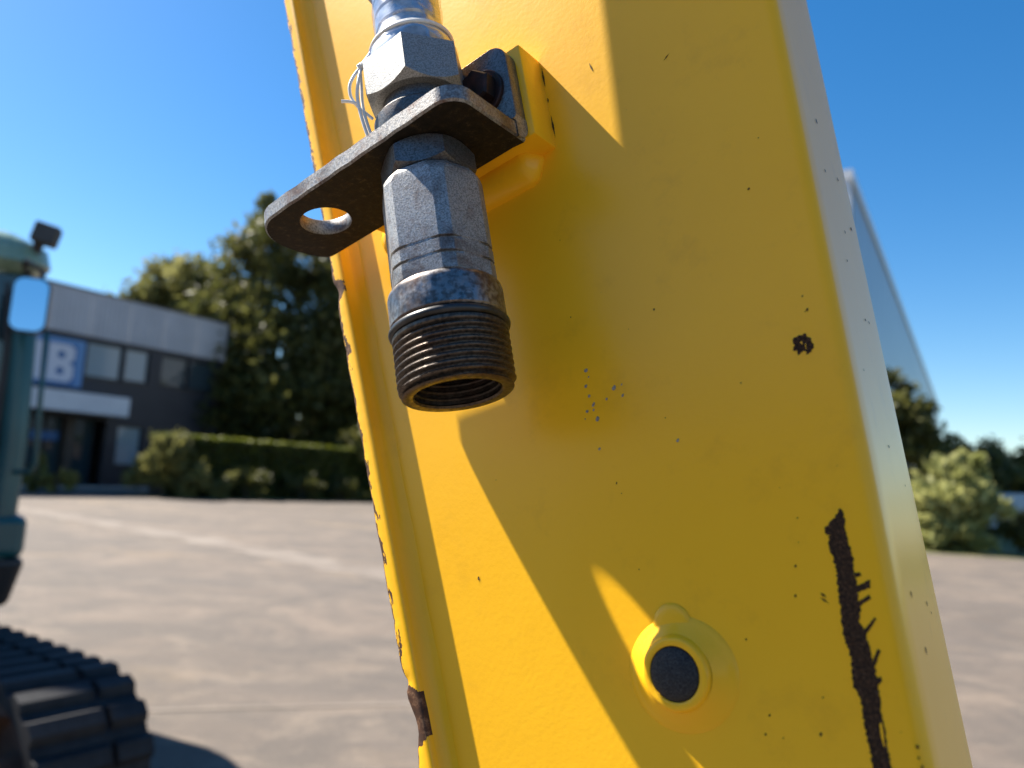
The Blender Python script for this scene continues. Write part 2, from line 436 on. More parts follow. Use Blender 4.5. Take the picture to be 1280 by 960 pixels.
for (x, y, h, lb) in ((-9.0, 52.0, 9.0, 'dark tree behind the clipped hedge, seen under the tall broadleaf tree'), (-2.0, 54.0, 10.0, 'dark tree behind the hedge, mostly hidden by the yellow arm')):
    tree('background_tree', (x, y, 0), h, [(0, 0, h * .6, h * .4, h * .3, h * .32), (-h * .3, 0, h * .35, h * .36, h * .3, h * .3), (h * .3, 0, h * .35, h * .36, h * .3, h * .3), (0, 0, h * .2, h * .5, h * .25, h * .2)], 9000, .3, 'leaf_dark', lb, 'trees behind the hedge', .2)
# clipped hedge: one long box of leaves
def hedge():
    t = empty('clipped_hedge', (-9.6, 33.4, 0)); tag(t, 'long clipped hedge with bright flat top beyond the yard', 'hedge')
    d = Vector((-6.64 + 12.22, 36.59 - 30.38, 0)).normalized(); nrm = Vector((-d.y, d.x, 0))
    n = 34000; L = 16.0
    u = rng.uniform(-5.2, L - 5.2, n); q = rng.random(n)
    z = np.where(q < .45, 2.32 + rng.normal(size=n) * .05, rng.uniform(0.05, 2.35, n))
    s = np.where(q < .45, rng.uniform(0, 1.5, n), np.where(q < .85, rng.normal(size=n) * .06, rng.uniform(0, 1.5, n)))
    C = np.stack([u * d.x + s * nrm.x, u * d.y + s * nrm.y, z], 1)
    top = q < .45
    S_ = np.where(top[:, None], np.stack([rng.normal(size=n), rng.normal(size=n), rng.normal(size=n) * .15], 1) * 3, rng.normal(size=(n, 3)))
    link('foliage', leaf_mesh('foliage', C, S_, 0.10 * (0.6 + .8 * rng.random(n)), np.where(top, .65 + .35 * rng.random(n), rng.random(n) * .45)), 'leaf_hedge', t)  # sunlit top painted in: lighter leaf colour on top, darker on the sides
    m = MB()
    for k in range(22):
        c = d * (-4.8 + k * .72) + nrm * .7
        m.tube([(c.x, c.y, -0.1), (c.x + .05, c.y, 1.0), (c.x - .05, c.y + .1, 2.1)], [.05, .04, .02], 6)
    m.build('stem', 'bark', t)
    core = MB(); a = d * -5.0 + nrm * .18; bq = d * 10.6 + nrm * 1.34
    p = [d * -5.1 + nrm * .15, d * 10.7 + nrm * .15, d * 10.7 + nrm * 1.35, d * -5.1 + nrm * 1.35]
    core.add([(v.x, v.y, .02) for v in p] + [(v.x, v.y, 2.2) for v in p], [(0, 1, 2, 3), (4, 5, 6, 7), (0, 1, 5, 4), (1, 2, 6, 5), (2, 3, 7, 6), (3, 0, 4, 7)])
    core.build('inner_twigs', 'bark', t)
hedge()
tree('loose_bush', (-12.9, 29.4, 0), 2.7, [(0, 0, 1.5, .9, .8, .9), (-.7, -.1, .8, .8, .7, .7), (.8, 0, .9, .8, .7, .8), (.2, 0, 2.2, .5, .5, .5), (1.7, .5, .7, .8, .6, .6)], 6000, 0.11, 'leaf_olive',
     'loose olive bush at the end of the hedge by the office wall', trunk_r=.06, cat='bush', droop=True)
for i, (x, y, h, lb) in enumerate([(-10.3, 31.3, 1.5, 'low dark green shrub in front of the hedge, nearest the loose bush'), (-8.6, 33.4, 1.3, 'low dark green shrub against the middle of the hedge'), (-7.3, 34.9, 1.2, 'low dark green shrub against the hedge, nearest the yellow arm')]):
    tree('low_shrub', (x, y - .3, 0), h, [(0, 0, h * .55, .8, .5, h * .38), (.5, 0, h * .35, .6, .5, h * .3)], 1400, 0.10, 'leaf_dark', lb, 'shrubs along the hedge', .04, 'bush', True)
tree('pale_shrub', (-6.6, 37.0, 0), 3.6, [(0, 0, 2.6, 1.3, 1, 1.0), (.8, 0, 2.0, 1.2, 1, 1.0)], 3500, 0.14, 'leaf_weed', 'yellow green shrub above the hedge top next to the yellow arm', None, .08, 'bush')
for i, (x, y, h) in enumerate([(-16.6, 27.6, 1.5), (-15.5, 27.0, 1.1)]):
    tree('tall_weed', (x, y, 0), h, [(0, 0, h * .5, .45, .4, h * .42), (-.3, 0, h * .35, .4, .3, h * .3)], 900, 0.10, 'leaf_weed',
         ['tall yellow weed beside the entrance, behind the green cab post', 'shorter yellow weed in front of the taller one by the entrance'][i], 'weeds by the entrance', .03, 'weed', True)
# right side
tree('feathery_bush', (13.9, 24.0, 0), 3.2, [(0, 0, 1.7, 1.0, .8, 1.0), (.5, 0, 2.4, .7, .6, .6), (-.8, 0, 1.0, .8, .7, .8), (.8, 0, 1.4, .8, .7, .9), (-.3, -.2, .6, 1.2, .7, .55)], 8000, 0.16, 'leaf_silver',
     'big pale feathery bush right of the yellow arm', trunk_r=.07, cat='bush', droop=True)
tree('low_shrub', (16.3, 24.6, 0), 1.5, [(0, 0, .7, 1.4, .9, .55), (1.5, .3, .6, 1.2, .9, .45)], 3000, 0.11, 'leaf_dark', 'low dark shrub right of the pale feathery bush', None, .05, 'bush')
tree('dark_tree', (13.3, 27.2, 0), 6.2, [(-.2, 0, 5.0, 1.2, 1.4, 1.1), (.8, 0, 4.0, 1.1, 1.3, 1.0), (-.8, 0, 3.6, 1.6, 1.4, 1.2), (.3, 0, 3.2, 1.1, 1.3, .7)], 9000, 0.17, 'leaf_dark', 'dark young tree in front of the pale warehouse wall', trunk_r=.12)
for i, (x, y, h, mt, lb) in enumerate([(30.5, 54, 6.6, 'leaf_dark', 'dark green tree just right of the warehouse corner'), (34.5, 56, 6.4, 'leaf_olive', 'olive tree far behind the feathery bush top'), (39.0, 58, 6.0, 'leaf_dark', 'dark tree far behind, second from the frame edge'), (44.0, 60, 4.6, 'leaf_dark', 'lowest dark tree far off at the frame edge')]):
    tree('far_tree', (x, y, 0), h, [(0, 0, h * .66, h * .42, h * .4, h * .30), (h * .3, 0, h * .5, h * .36, h * .36, h * .26), (-h * .3, 0, h * .45, h * .36, h * .36, h * .28), (0, 0, h * .3, h * .5, h * .4, h * .24)], 4500, .26, mt, lb, 'trees in the far right', .15)

# ---- left office building
B0 = Vector((-20.03, 32.0, 0)); BRZ = math.atan2(8, 4.81)
bld = empty('office_building', B0, BRZ); tag(bld, 'two storey dark office building with pale grey parapet band', 'building')
# local x along the facade (0 at the cab post, 9.33 at the right end), local y into the building (facade faces -y)
TL, TR, DEP = -7.0, 9.33, 12.0
openings = []
def wall_with_holes(x0, x1, z0, z1, holes, y0, y1, mat, name='wall'):
    xs = sorted({x0, x1, *[h[0] for h in holes], *[h[1] for h in holes]}); zs = sorted({z0, z1, *[h[2] for h in holes], *[h[3] for h in holes]})
    m = MB()
    def inside(x, z): return any(h[0] < x < h[1] and h[2] < z < h[3] for h in holes)
    solid = [[not inside((xs[i] + xs[i + 1]) / 2, (zs[j] + zs[j + 1]) / 2) for j in range(len(zs) - 1)] for i in range(len(xs) - 1)]
    for i in range(len(xs) - 1):
        for j in range(len(zs) - 1):
            if not solid[i][j]: continue
            a, b_, c, d = xs[i], xs[i + 1], zs[j], zs[j + 1]
            m.add([(a, y0, c), (b_, y0, c), (b_, y0, d), (a, y0, d)], [(0, 1, 2, 3)])
            for (ii, jj, q) in ((i - 1, j, [(a, y0, c), (a, y1, c), (a, y1, d), (a, y0, d)]), (i + 1, j, [(b_, y0, c), (b_, y1, c), (b_, y1, d), (b_, y0, d)]),
                                (i, j - 1, [(a, y0, c), (b_, y0, c), (b_, y1, c), (a, y1, c)]), (i, j + 1, [(a, y0, d), (b_, y0, d), (b_, y1, d), (a, y1, d)])):
                out = ii < 0 or jj < 0 or ii >= len(xs) - 1 or jj >= len(zs) - 1
                if out or not solid[ii][jj]: m.add(q, [(0, 1, 2, 3)])
    me = m.mesh(name)
    return link(name, me, mat, bld)
wins = [(2.15, 3.85, 4.85, 6.45, 'blind_glass'), (3.98, 5.2, 4.90, 6.45, 'blind_glass'), (5.85, 7.35, 4.95, 6.42, 'pane_glass'), (7.45, 8.95, 4.95, 6.42, 'pane_glass'), (4.0, 5.25, 1.0, 2.85, 'blind_glass'), (6.4, 8.6, 1.0, 2.85, 'pane_glass')]
door = (-1.6, 3.45, 0.02, 3.0)
wall_with_holes(TL, TR, 0, 6.64, [w_[:4] for w_ in wins] + [door], 0, .3, 'wall_dark')
m = MB(); m.box((TL, .35, 0), (TL + .3, DEP, 6.64)); m.box((TR - .3, .35, 0), (TR, DEP, 6.64)); m.box((TL, DEP - .3, 0), (TR, DEP, 6.6))
m.build('wall', 'wall_dark', bld)
m = MB(); m.box((TL + .3, .4, 6.5), (TR - .3, DEP - .3, 6.7)); m.build('roof', 'wall_dark', bld)
m = MB(); m.box((TL + .3, 3.0, 0.0), (TR - .3, 3.1, 6.5)); m.build('inner_wall', 'entrance_brown', bld)
npan = 9; pw = (TR + .08 - TL) / npan
for k in range(npan):
    m = MB(); x0 = TL + k * pw
    m.box((x0, -.10 + .006 * (k % 2), 6.645), (x0 + pw - .03, .12, 8.63))
    for q in range(1, 8): m.box((x0 + q * pw / 8 - .02, -.125, 6.66), (x0 + q * pw / 8 + .02, -.098, 8.62))
    m.build('parapet_panel', 'panel_grey', bld)
m = MB(); m.box((TL, -.16, 8.635), (TR + .1, .2, 8.70)); m.build('coping', 'frame_dark', bld)
m = MB(); m.box((TR - .04, .13, 6.65), (TR + .08, DEP, 8.63)); m.box((TL, DEP, 6.65), (TR, DEP + .12, 8.63)); m.build('parapet_side', 'panel_grey', bld)
for (x0, x1, z0, z1, g) in wins:
    m = MB(); e = .07
    m.box((x0, .10, z0), (x0 + e, .2, z1)); m.box((x1 - e, .10, z0), (x1, .2, z1)); m.box((x0 + e, .10, z0), (x1 - e, .2, z0 + e)); m.box((x0 + e, .10, z1 - e), (x1 - e, .2, z1))
    wo = m.build('window', 'frame_dark', bld)
    m = MB(); m.box((x0 + e, .14, z0 + e), (x1 - e, .16, z1 - e)); m.build('pane', g, wo)
    m = MB(); m.box((x0 - .05, -.06, z0 - .06), (x1 + .05, .1, z0 - .003)); m.build('sill', 'frame_dark', wo)
# entrance
m = MB(); m.box((-1.6, .9, 0.02), (3.45, .95, 3.0)); m.build('entrance_glazing', 'pane_glass', bld)
for x in (-1.6, -.1, 1.2, 2.3, 3.37):
    m = MB(); m.box((x, .82, .02), (x + .08, .89, 3.0)); m.build('mullion', 'frame_dark', bld)
m = MB(); m.box((1.9, .4, 0.02), (2.25, .8, 3.0)); m.build('entrance_pier', 'entrance_brown', bld)
m = MB(); m.box((-2.2, -1.4, 3.18), (3.55, -.005, 4.02)); m.build('canopy', 'canopy_white', bld, bev=.02)
m = MB(); m.box((0.55, .70, 1.95), (1.75, .76, 2.35)); m.build('notice_board', 'sign_blue', bld)
# sign on the upper floor
sg = empty('shop_sign', B0, BRZ); tag(sg, 'blue bordered sign with big white letters on the office wall', 'sign')
m = MB(); m.box((-1.9, -.12, 4.30), (2.0, -.01, 6.36)); m.build('sign_board', 'sign_pale', sg, bev=.03)
m = MB(); m.box((-1.78, -.135, 4.38), (1.62, -.121, 6.14)); m.build('sign_field', 'sign_blue', sg)
def letter(outline, holes, x, z):
    bm = bmesh.new()
    for y in (-.165, -.138):
        ed = []
        for lp in [outline] + holes:
            vs = [bm.verts.new((x + px, y, z + pz)) for px, pz in lp]; ed += [bm.edges.new((vs[i], vs[(i + 1) % len(vs)])) for i in range(len(vs))]
        bmesh.ops.triangle_fill(bm, use_beauty=True, edges=ed, normal=(0, 1, 0))
    me = bpy.data.meshes.new('letter'); bm.to_mesh(me); bm.free(); link('letter', me, 'sign_white', sg)
def box_loop(x0, x1, z0, z1, r=.1): return [(x0 + r, z0), (x1 - r, z0), (x1, z0 + r), (x1, z1 - r), (x1 - r, z1), (x0 + r, z1), (x0, z1 - r), (x0, z0 + r)]
letter([(0, 0), (.92, 0), (1.12, .2), (1.12, .68), (.92, .84), (1.12, 1.0), (1.12, 1.45), (.92, 1.62), (0, 1.62)], [box_loop(.38, .72, .30, .62), box_loop(.38, .72, 1.0, 1.32)], .42, 4.47)
letter([(0, 0), (.48, 0), (.48, 1.62), (0, 1.62)], [], -.25, 4.47)
letter([(0, 0), (.92, 0), (1.12, .2), (1.12, 1.42), (.92, 1.62), (0, 1.62)], [box_loop(.38, .74, .34, 1.28)], -1.55, 4.47)

# ---- warehouse on the right
wd = Vector((57.05 - 12.57, 101.7 - 28.33, 0)); WL = wd.length; wd.normalize()
wh = empty('warehouse', (12.57, 28.33, 0), math.atan2(wd.y, wd.x)); tag(wh, 'tall pale steel clad warehouse half hidden behind the yellow arm', 'building')
WD = 12.0   # local x along the wall, local +y away to the left
m = MB(); m.box((0.2, .06, .9), (WL, WD, 13.6)); m.build('wall', 'warehouse_steel', wh)
m = MB(); m.box((0.0, -.03, 0), (WL + .05, WD + .05, .9)); m.build('plinth', 'plinth_dark', wh)
m = MB(); m.box((-.05, -.08, 13.6), (WL + .1, WD + .1, 14.0)); m.build('roof_edge', 'warehouse_trim', wh)
m = MB(); m.box((0, 0, .9), (.4, .4, 13.6)); m.build('corner_trim', 'warehouse_trim', wh)
for k in range(34):
    x = .8 + k * 2.5
    if x > WL - .5: break
    m = MB(); m.box((x, .0, .95), (x + 2.42, .058, 13.58)); m.build('cladding_panel', 'warehouse_steel', wh)
m = MB(); m.box((WL - 22, -.06, .1), (WL - 1, -.035, 6.2)); m.build('loading_door', 'door_grey', wh)

# ---- added unseen blocker behind the viewer; keeps open sky off the arm's face
hl = empty('sky_blocker_hall', (-7.8, -10.0, 0), math.atan2(-0.61, 0.79)); tag(hl, 'unseen brown hall added behind the viewer to block sky light on the yellow arm', 'building')
m = MB(); m.box((-9, -8, 0), (9, 0, 3.5)); m.build('wall', 'blocker_brick', hl)
m = MB(); m.box((-9.2, -8.2, 3.51), (9.2, .25, 3.8)); m.build('roof', 'frame_dark', hl)
for k in range(12):
    m = MB(); m.box((-8.95 + k * 1.5, .003, .4), (-7.5 + k * 1.5, .045, 3.48)); m.build('cladding_panel', 'blocker_brick', hl)
m = MB(); m.box((-2.2, .05, .02), (2.2, .12, 3.0)); m.build('blocker_door', 'entrance_brown', hl)

# ---- parked vans far right
def van(loc, rz, label):
    t = empty('parked_van', loc, rz); tag(t, label, 'van', 'vans parked far away')
    m = MB()
    prof = [(-2.4, .35), (2.4, .35), (2.45, .95), (1.75, 1.15), (1.15, 2.05), (-2.35, 2.15), (-2.42, .6)]
    m.rings([[(x, y, z) for x, z in prof] for y in (-.92, .92)]); m.build('body', 'van_white', t, bev=.06)
    for x in (-1.5, 1.5):
        for y in (-.93, .73):
            q = MB(); q.rings([[(x + .33 * math.cos(a), yy, .33 + .33 * math.sin(a)) for a in [k * math.pi / 10 for k in range(20)]] for yy in (y, y + .2)]); q.build('wheel', 'track_rubber', t)
    q = MB(); q.add([(1.2, -.8, 1.95), (1.2, .8, 1.95), (1.74, .8, 1.2), (1.74, -.8, 1.2)], [(0, 1, 2, 3)])
    o = q.build('windscreen', 'cab_glass', t); o.location = (.03, 0, .02)
    for s in (-1, 1):
        q = MB(); q.box((.2, s * .925 - .006, 1.25), (1.25, s * .925 + .006, 1.8)); q.build('side_window', 'cab_glass', t)
van((31.2, 44.0, 0), 2.3, 'white van parked far off at the right frame edge')
van((25.5, 39.0, 0), 2.5, 'white van parked far off behind the feathery bush')

# ---- green excavator, left
TD = Vector((0.8249, -0.5653, 0)); TRZ = math.atan2(TD.y, TD.x)
# local x = forward of the undercarriage, local y = left, origin on the ground under the far edge point
A0 = Vector((-2.263, 3.621, 0))
ex = empty('excavator', A0, TRZ); tag(ex, 'teal green mini excavator with black rubber tracks at the frame edge', 'excavator')
# track band spans local y from 0 to -0.40 (towards camera), top z = .66
R0 = .325; zc_ = R0 + .03; xe = .95; LB = 1.75
def stad(t, r):
    """point and tangent angle round the track loop; t in metres along the pitch line of radius r"""
    Ls = LB; C1 = xe; C0 = xe - Ls; P = 2 * Ls + 2 * math.pi * r
    t %= P
    if t < Ls: return (C0 + t, zc_ + r, 0)
    t -= Ls
    if t < math.pi * r: a = t / r; return (C1 + r * math.sin(a), zc_ + r * math.cos(a), -a)
    t -= math.pi * r
    if t < Ls: return (C1 - t, zc_ - r, -math.pi)
    t -= Ls; a = t / r; return (C0 - r * math.sin(a), zc_ - r * math.cos(a), -math.pi - a)
P_ = 2 * LB + 2 * math.pi * R0
def make_track(yoff):
    m = MB(); n = 120; rings = []
    for i in range(n):
        x, z, a = stad(P_ * i / n, R0); s_, c_ = math.sin(a), math.cos(a)
        nx, nz_ = -s_, c_
        rings.append([(x + nx * .0, yoff, z + nz_ * 0), (x + nx * .0, yoff - .40, z), (x - nx * .045, yoff - .40, z - nz_ * .045), (x - nx * .045, yoff, z - nz_ * .045)])
    m.rings(rings, closed=True)
    tr = m.build('track', 'track_rubber', ex)
    lm = {}
    for key, wid in (('wide', .245), ('narrow', .13)):
        q = MB()
        q.add([(-.046, 0, 0), (.046, 0, 0), (.026, 0, .028), (-.026, 0, .028), (-.046, -wid, 0), (.046, -wid, 0), (.026, -wid, .028), (-.026, -wid, .028)],
              [(0, 1, 2, 3), (4, 5, 6, 7), (0, 1, 5, 4), (1, 2, 6, 5), (2, 3, 7, 6), (3, 0, 4, 7)])
        lm[key] = q.mesh('lug'); lm[key].materials.append(MATS['track_rubber'])
    k = int(P_ / .125)
    for i in range(k):
        x, z, a = stad(P_ * i / k, R0)
        for key, y in (('narrow', 0), ('wide', -.155)):
            o = bpy.data.objects.new('lug', lm[key]); COL.objects.link(o); o.parent = tr
            o.location = (x, yoff + y, z - 0.001); o.rotation_euler = (0, -a, 0)
    for xx in (xe, xe - LB):
        q = MB(); rr = R0 - .05
        q.rings([[(xx + r_ * math.cos(t), yy, zc_ + r_ * math.sin(t)) for t in [2 * math.pi * j / 28 for j in range(28)]] for r_, yy in ((rr, yoff - .1), (rr, yoff - .33), (rr * .8, yoff - .345), (rr * .72, yoff - .30), (rr * .35, yoff - .30), (rr * .3, yoff - .37))])
        q.build('idler', 'idler_rust', ex, 40)
    q = MB(); q.box((xe - LB + .1, yoff - .3, zc_ - .14), (xe - .2, yoff - .1, zc_ + .14)); q.build('track_frame', 'machine_black', ex, bev=.02)
make_track(0.0); make_track(-1.45)
q = MB(); q.box((-.75, -1.5, .40), (.35, -.25, .68)); q.build('chassis', 'machine_black', ex, bev=.03)
# upper house, turned: its corner post stands at CP; local frame of its own
CP = Vector((-2.535, 4.02, 0)); HRZ = math.radians(219)
hx = Vector((math.cos(HRZ), math.sin(HRZ), 0)); hy = Vector((-hx.y, hx.x, 0))
Minv = Matrix.Translation(A0) @ Matrix.Rotation(TRZ, 4, 'Z')
Minv = Minv.inverted()
class House(MB):
    """x runs from the corner post along the window side (out of frame), y runs from it along the other side; z up"""
    def mesh(s, name):
        s.v = [tuple(Minv @ (CP + hx * p[0] + hy * p[1] + Vector((0, 0, p[2])))) for p in s.v]
        return super().mesh(name)
CW, CDp = 1.05, 1.5      # cab sides
q = House(); q.tube([(.04, -.04, .94), (.03, -.035, 1.5), (.05, -.05, 2.1), (.10, -.09, 2.42)], .066, 12); q.build('cab_post', 'teal_paint', ex, 50)
for (a_, b_) in (((CW, 0), 0), ((0.02, -CDp), 0), ((CW, -CDp), 0)):
    q = House(); q.tube([(a_[0], a_[1], .94), (a_[0], a_[1], 2.45)], .05, 10); q.build('cab_post', 'teal_paint', ex, 50)
q = House(); q.add([(x, y, z) for z, i in ((.70, .05), (.943, 0)) for x, y in ((-.085 + i, .06 - i), (CW + .05, .06 - i), (CW + .05, -CDp), (-.085 + i, -CDp))], [(0, 1, 2, 3), (4, 5, 6, 7), (0, 1, 5, 4), (1, 2, 6, 5), (2, 3, 7, 6), (3, 0, 4, 7)]); q.build('cab_skirt', 'machine_black', ex, bev=.03)
q = House(); q.box((-.075, -CDp, .945), (CW + .04, .05, 1.16)); q.build('cab_sill', 'teal_paint', ex, bev=.04)
q = House(); q.box((.10, -.025, 1.17), (CW - .06, -.012, 2.40)); q.build('side_pane', 'cab_glass', ex)
q = House(); q.box((.035, -CDp + .06, 1.17), (.045, -.12, 2.40)); q.build('front_pane', 'cab_glass', ex)
q = House()
q.tube([(.115, -.02, 1.2), (.11, -.02, 2.0), (.15, -.03, 2.36)], .022, 8); q.build('window_seal', 'machine_black', ex, 50)
rr = []
for z, ins in ((2.42, .02), (2.47, -.04), (2.56, -.02), (2.64, .10), (2.68, .28)):
    x0, x1, y0, y1 = ins, CW + .05 - ins, -CDp + ins, .03 - ins
    rad = .12; ring = []
    for cx, cy, a0 in ((x1 - rad, y1 - rad, 0), (x0 + rad, y1 - rad, 90), (x0 + rad, y0 + rad, 180), (x1 - rad, y0 + rad, 270)):
        for k in range(6): t = math.radians(a0 + 18 * k); ring.append((cx + rad * math.cos(t), cy + rad * math.sin(t), z))
    rr.append(ring)
q = House(); q.rings(rr); q.build('cab_roof', 'roof_green', ex, 60)
q = House(); q.box((.05, -2.6, .72), (1.7, -CDp - .02, 1.45)); q.build('engine_hood', 'teal_paint', ex, bev=.1)
q = House(); q.box((.0, -2.4, .70), (1.6, .0, .74)); q.build('turntable_deck', 'machine_black', ex)
def W2H(p):  # world point to excavator local
    return Minv @ Vector(p)
class Ex(MB):
    def mesh(s, name):
        s.v = [tuple(W2H(p)) for p in s.v]; return super().mesh(name)
# work lamp on a bracket, mirror, grab rail (built where they stand)
q = Ex(); q.tube([(-2.60, 3.98, 2.42), (-2.575, 3.97, 2.50), (-2.54, 3.96, 2.58)], .026, 8); lb = q.build('lamp_bracket', 'machine_black', ex, 50)
lamp = MB(); lamp.box((-.06, -.045, -.055), (.06, .045, .055))
lo = lamp.build('work_lamp', 'lamp_housing', ex, bev=.012); lo.matrix_parent_inverse = Matrix.Identity(4)
lo.matrix_local = Minv @ (Matrix.Translation((-2.495, 3.94, 2.625)) @ Matrix.Rotation(.35, 4, 'Z') @ Matrix.Rotation(.22, 4, 'Y'))
# mirror: rounded rectangle housing with a mirror face
def rrect(w_, h_, r_, n=6):
    out = []
    for cx, cy, a0 in ((w_ / 2 - r_, h_ / 2 - r_, 0), (-w_ / 2 + r_, h_ / 2 - r_, 90), (-w_ / 2 + r_, -h_ / 2 + r_, 180), (w_ / 2 - r_, -h_ / 2 + r_, 270)):
        for k in range(n): t = math.radians(a0 + 90 * k / (n - 1)); out.append((cx + r_ * math.cos(t), cy + r_ * math.sin(t)))
    return out
mm_ = MB(); mm_.rings([[(x * s, -.0 + y_, z * s) for x, z in rrect(.165, .285, .05)] for s, y_ in ((.90, .075), (1.0, .035), (1.0, 0.0), (.95, -.004))])
MIRM = Minv @ (Matrix.Translation((-2.43, 3.78, 2.218)) @ Matrix.Rotation(math.radians(25), 4, 'Z') @ Matrix.Rotation(math.radians(-4), 4, 'X'))
mo = mm_.build('mirror', 'machine_black', ex, 40); mo.matrix_local = MIRM
mf = MB(); mf.add([(x, -.0065, z) for x, z in rrect(.150, .268, .045)], [tuple(range(24))]); g_ = mf.build('mirror_glass', 'mirror_glass', mo)
q = Ex(); q.tube([(-2.60, 3.97, 2.44), (-2.53, 3.86, 2.46), (-2.46, 3.90, 2.42), (-2.44, 3.87, 2.3), (-2.43, 3.84, 2.22)], .013, 8); q.build('mirror_arm', 'machine_black', ex, 50)
q = Ex(); q.tube([(-2.58, 3.97, 2.12), (-2.42, 3.88, 2.13), (-2.375, 3.86, 2.08), (-2.37, 3.87, 1.75), (-2.36, 3.88, 1.44), (-2.39, 3.90, 1.39), (-2.52, 3.99, 1.38)], .013, 8); q.build('grab_rail', 'teal_paint', ex, 50)

# ------------------------------------------------------------------ the yellow arm
def b_in(w):  return -80.7 - 0.112 * (max(w, -420) + 30)
def b_sd(w):  return 130.3 + 0.087 * (max(w, -420) + 40)
arm = arm_thing('excavator_boom', (20, -1050, -110), 'thick yellow painted excavator arm with a chipped edge flange', 'excavator arm')
ABASE = (20, -1050, -110)
def section(w):
    L, Rr, R1, R2 = b_in(w) - 4, b_sd(w), 4.5, 4.0
    pts = [(L, FACE)]
    n = 14
    for i in range(1, n): pts.append((L + (Rr - R1 - L) * i / n, FACE))
    for i in range(9): a = math.radians(90 - 84 * i / 8); pts.append((Rr - R1 + R1 * math.cos(a), FACE - R1 + R1 * math.sin(a)))
    DS, TILT = 122.0, 0.078
    for d in (20, 40, 60, 80, 100): pts.append((Rr - TILT * (d - R1), FACE - d))
    xb = Rr - TILT * (DS - R1)
    for i in range(5): a = math.radians(-62 * i / 4); pts.append((xb - R2 + R2 * math.cos(a), FACE - DS + R2 + R2 * math.sin(a)))
    pts += [(xb - 40, FACE - 135), (xb - 46, FACE - 190), (L + 30, FACE - 190), (L, FACE - 60)]
    return [(x, w, z) for x, z in pts]
ws = [-1050, -900, -700, -500, -420, -300] + list(range(-220, 361, 20)) + [420, 520, 700, 900, 1200, 1600, 2100]
q = Loc(ABASE); q.rings([section(w) for w in ws]); q.build('web_plate', 'yellow', arm, 40)
# end boss of the arm (below the frame)
q = Loc(ABASE); bw = (b_in(-1050) + b_sd(-1050)) / 2
q.rings([[(bw + 62 * math.cos(t), -1062 + 62 * math.sin(t), z) for t in [2 * math.pi * j / 32 for j in range(32)]] for z in (FACE + 14, FACE - 190)]); q.build('pin_eye', 'yellow', arm, 40)
# edge flange with a nibbled outer edge
q = Loc(ABASE)
stations = [-1050, -700, -420, -300] + [w for w in np.arange(-220, 340.1, 1.6)] + [420, 700, 1200, 2100]
def nib(w):
    s = 0.18 * math.sin(w * .23) + random.uniform(-.10, .10) + (random.uniform(0, .5) if random.random() < .12 else 0)
    s += 1.6 * math.exp(-((w + 104) / 3.0) ** 2) + 2.6 * math.exp(-((w + 122) / 9.0) ** 2) + 1.8 * math.exp(-((w - 95) / 5.0) ** 2)
    return s
rings = []; uvs = []
for w in stations:
    bi = b_in(w); bo = bi - 9.2 + nib(w); dz = -max(0, nib(w)) * .4
    rings.append([(bo, w, FACE - 60), (bo - .2, w, FACE + 3), (bo + .3, w, FACE + 8.3 + dz), (bo + 1.6, w, FACE + 9 + dz * .5), (bi - 3.0, w, FACE + 9), (bi - .8, w, FACE + 9), (bi, w, FACE + 8.2), (bi, w, FACE - 2)])
    uvs.append((bi, w))
q.rings(rings)
fl = q.build('edge_flange', 'yellow_edge', arm, 50)
uvl = fl.data.uv_layers.new(name='mm')
for lp in fl.data.loops:
    co = fl.data.vertices[lp.vertex_index].co
    bb = co.x * 1000 + ABASE[0]; w_ = co.y * 1000 + ABASE[1]; mz = co.z * 1000 + ABASE[2]
    dist = bb - (b_in(w_) - 9.2) + 0.0
    if mz < FACE + 8.25 and dist < 4: dist = -1.5
    uvl.data[lp.index].uv = (dist, w_)
# fillet weld between flange and web
q = Loc(ABASE); rings = []
for w in [-1050, -420] + list(np.arange(-220, 340.1, 4)) + [420, 1200, 2100]:
    bi = b_in(w); k = random.uniform(-.12, .12); leg = 6.8 + .35 * math.sin(w * .11) + k
    arc = [(bi - .6, FACE + leg + .3)] + [(bi + leg * (1 - math.cos(t)) * 1.0 + .0, FACE + leg * (1 - math.sin(t))) for t in [math.radians(a) for a in (8, 25, 45, 65, 82)]] + [(bi + leg + .3, FACE - .6), (bi - .6, FACE - .6)]
    rings.append([(x, w, z) for x, z in arc])
q.rings(rings); q.build('fillet_weld', 'yellow', arm, 50)
# welded mounting block
q = Loc(ABASE); q.box((-62, 112, FACE - 1), (40, 160.5, -27.05)); q.build('mounting_block', 'yellow', arm, 30, bev=1.0 * .001)
# bead below the block (rounded ends)
q = Loc(ABASE); rings = []
for t in np.linspace(0, 1, 26):
    x = -70 + 103 * t; e = min(1.0, math.sqrt(max(0.0, 1 - (1 - min(t, 1 - t) / .08) ** 2))) if min(t, 1 - t) < .08 else 1.0
    r = 10.5 * max(e, .05) * (1 + .03 * math.sin(x * .8))
    rings.append([(x, 110.5 + r * 1.05 * math.cos(a), FACE - .5 + r * .95 * max(0, math.sin(a))) for a in [math.pi * k / 12 for k in range(13)]] + [(x, 110.5, FACE - 4)])
q.rings(rings); q.build('weld_bead', 'yellow', arm, 60)
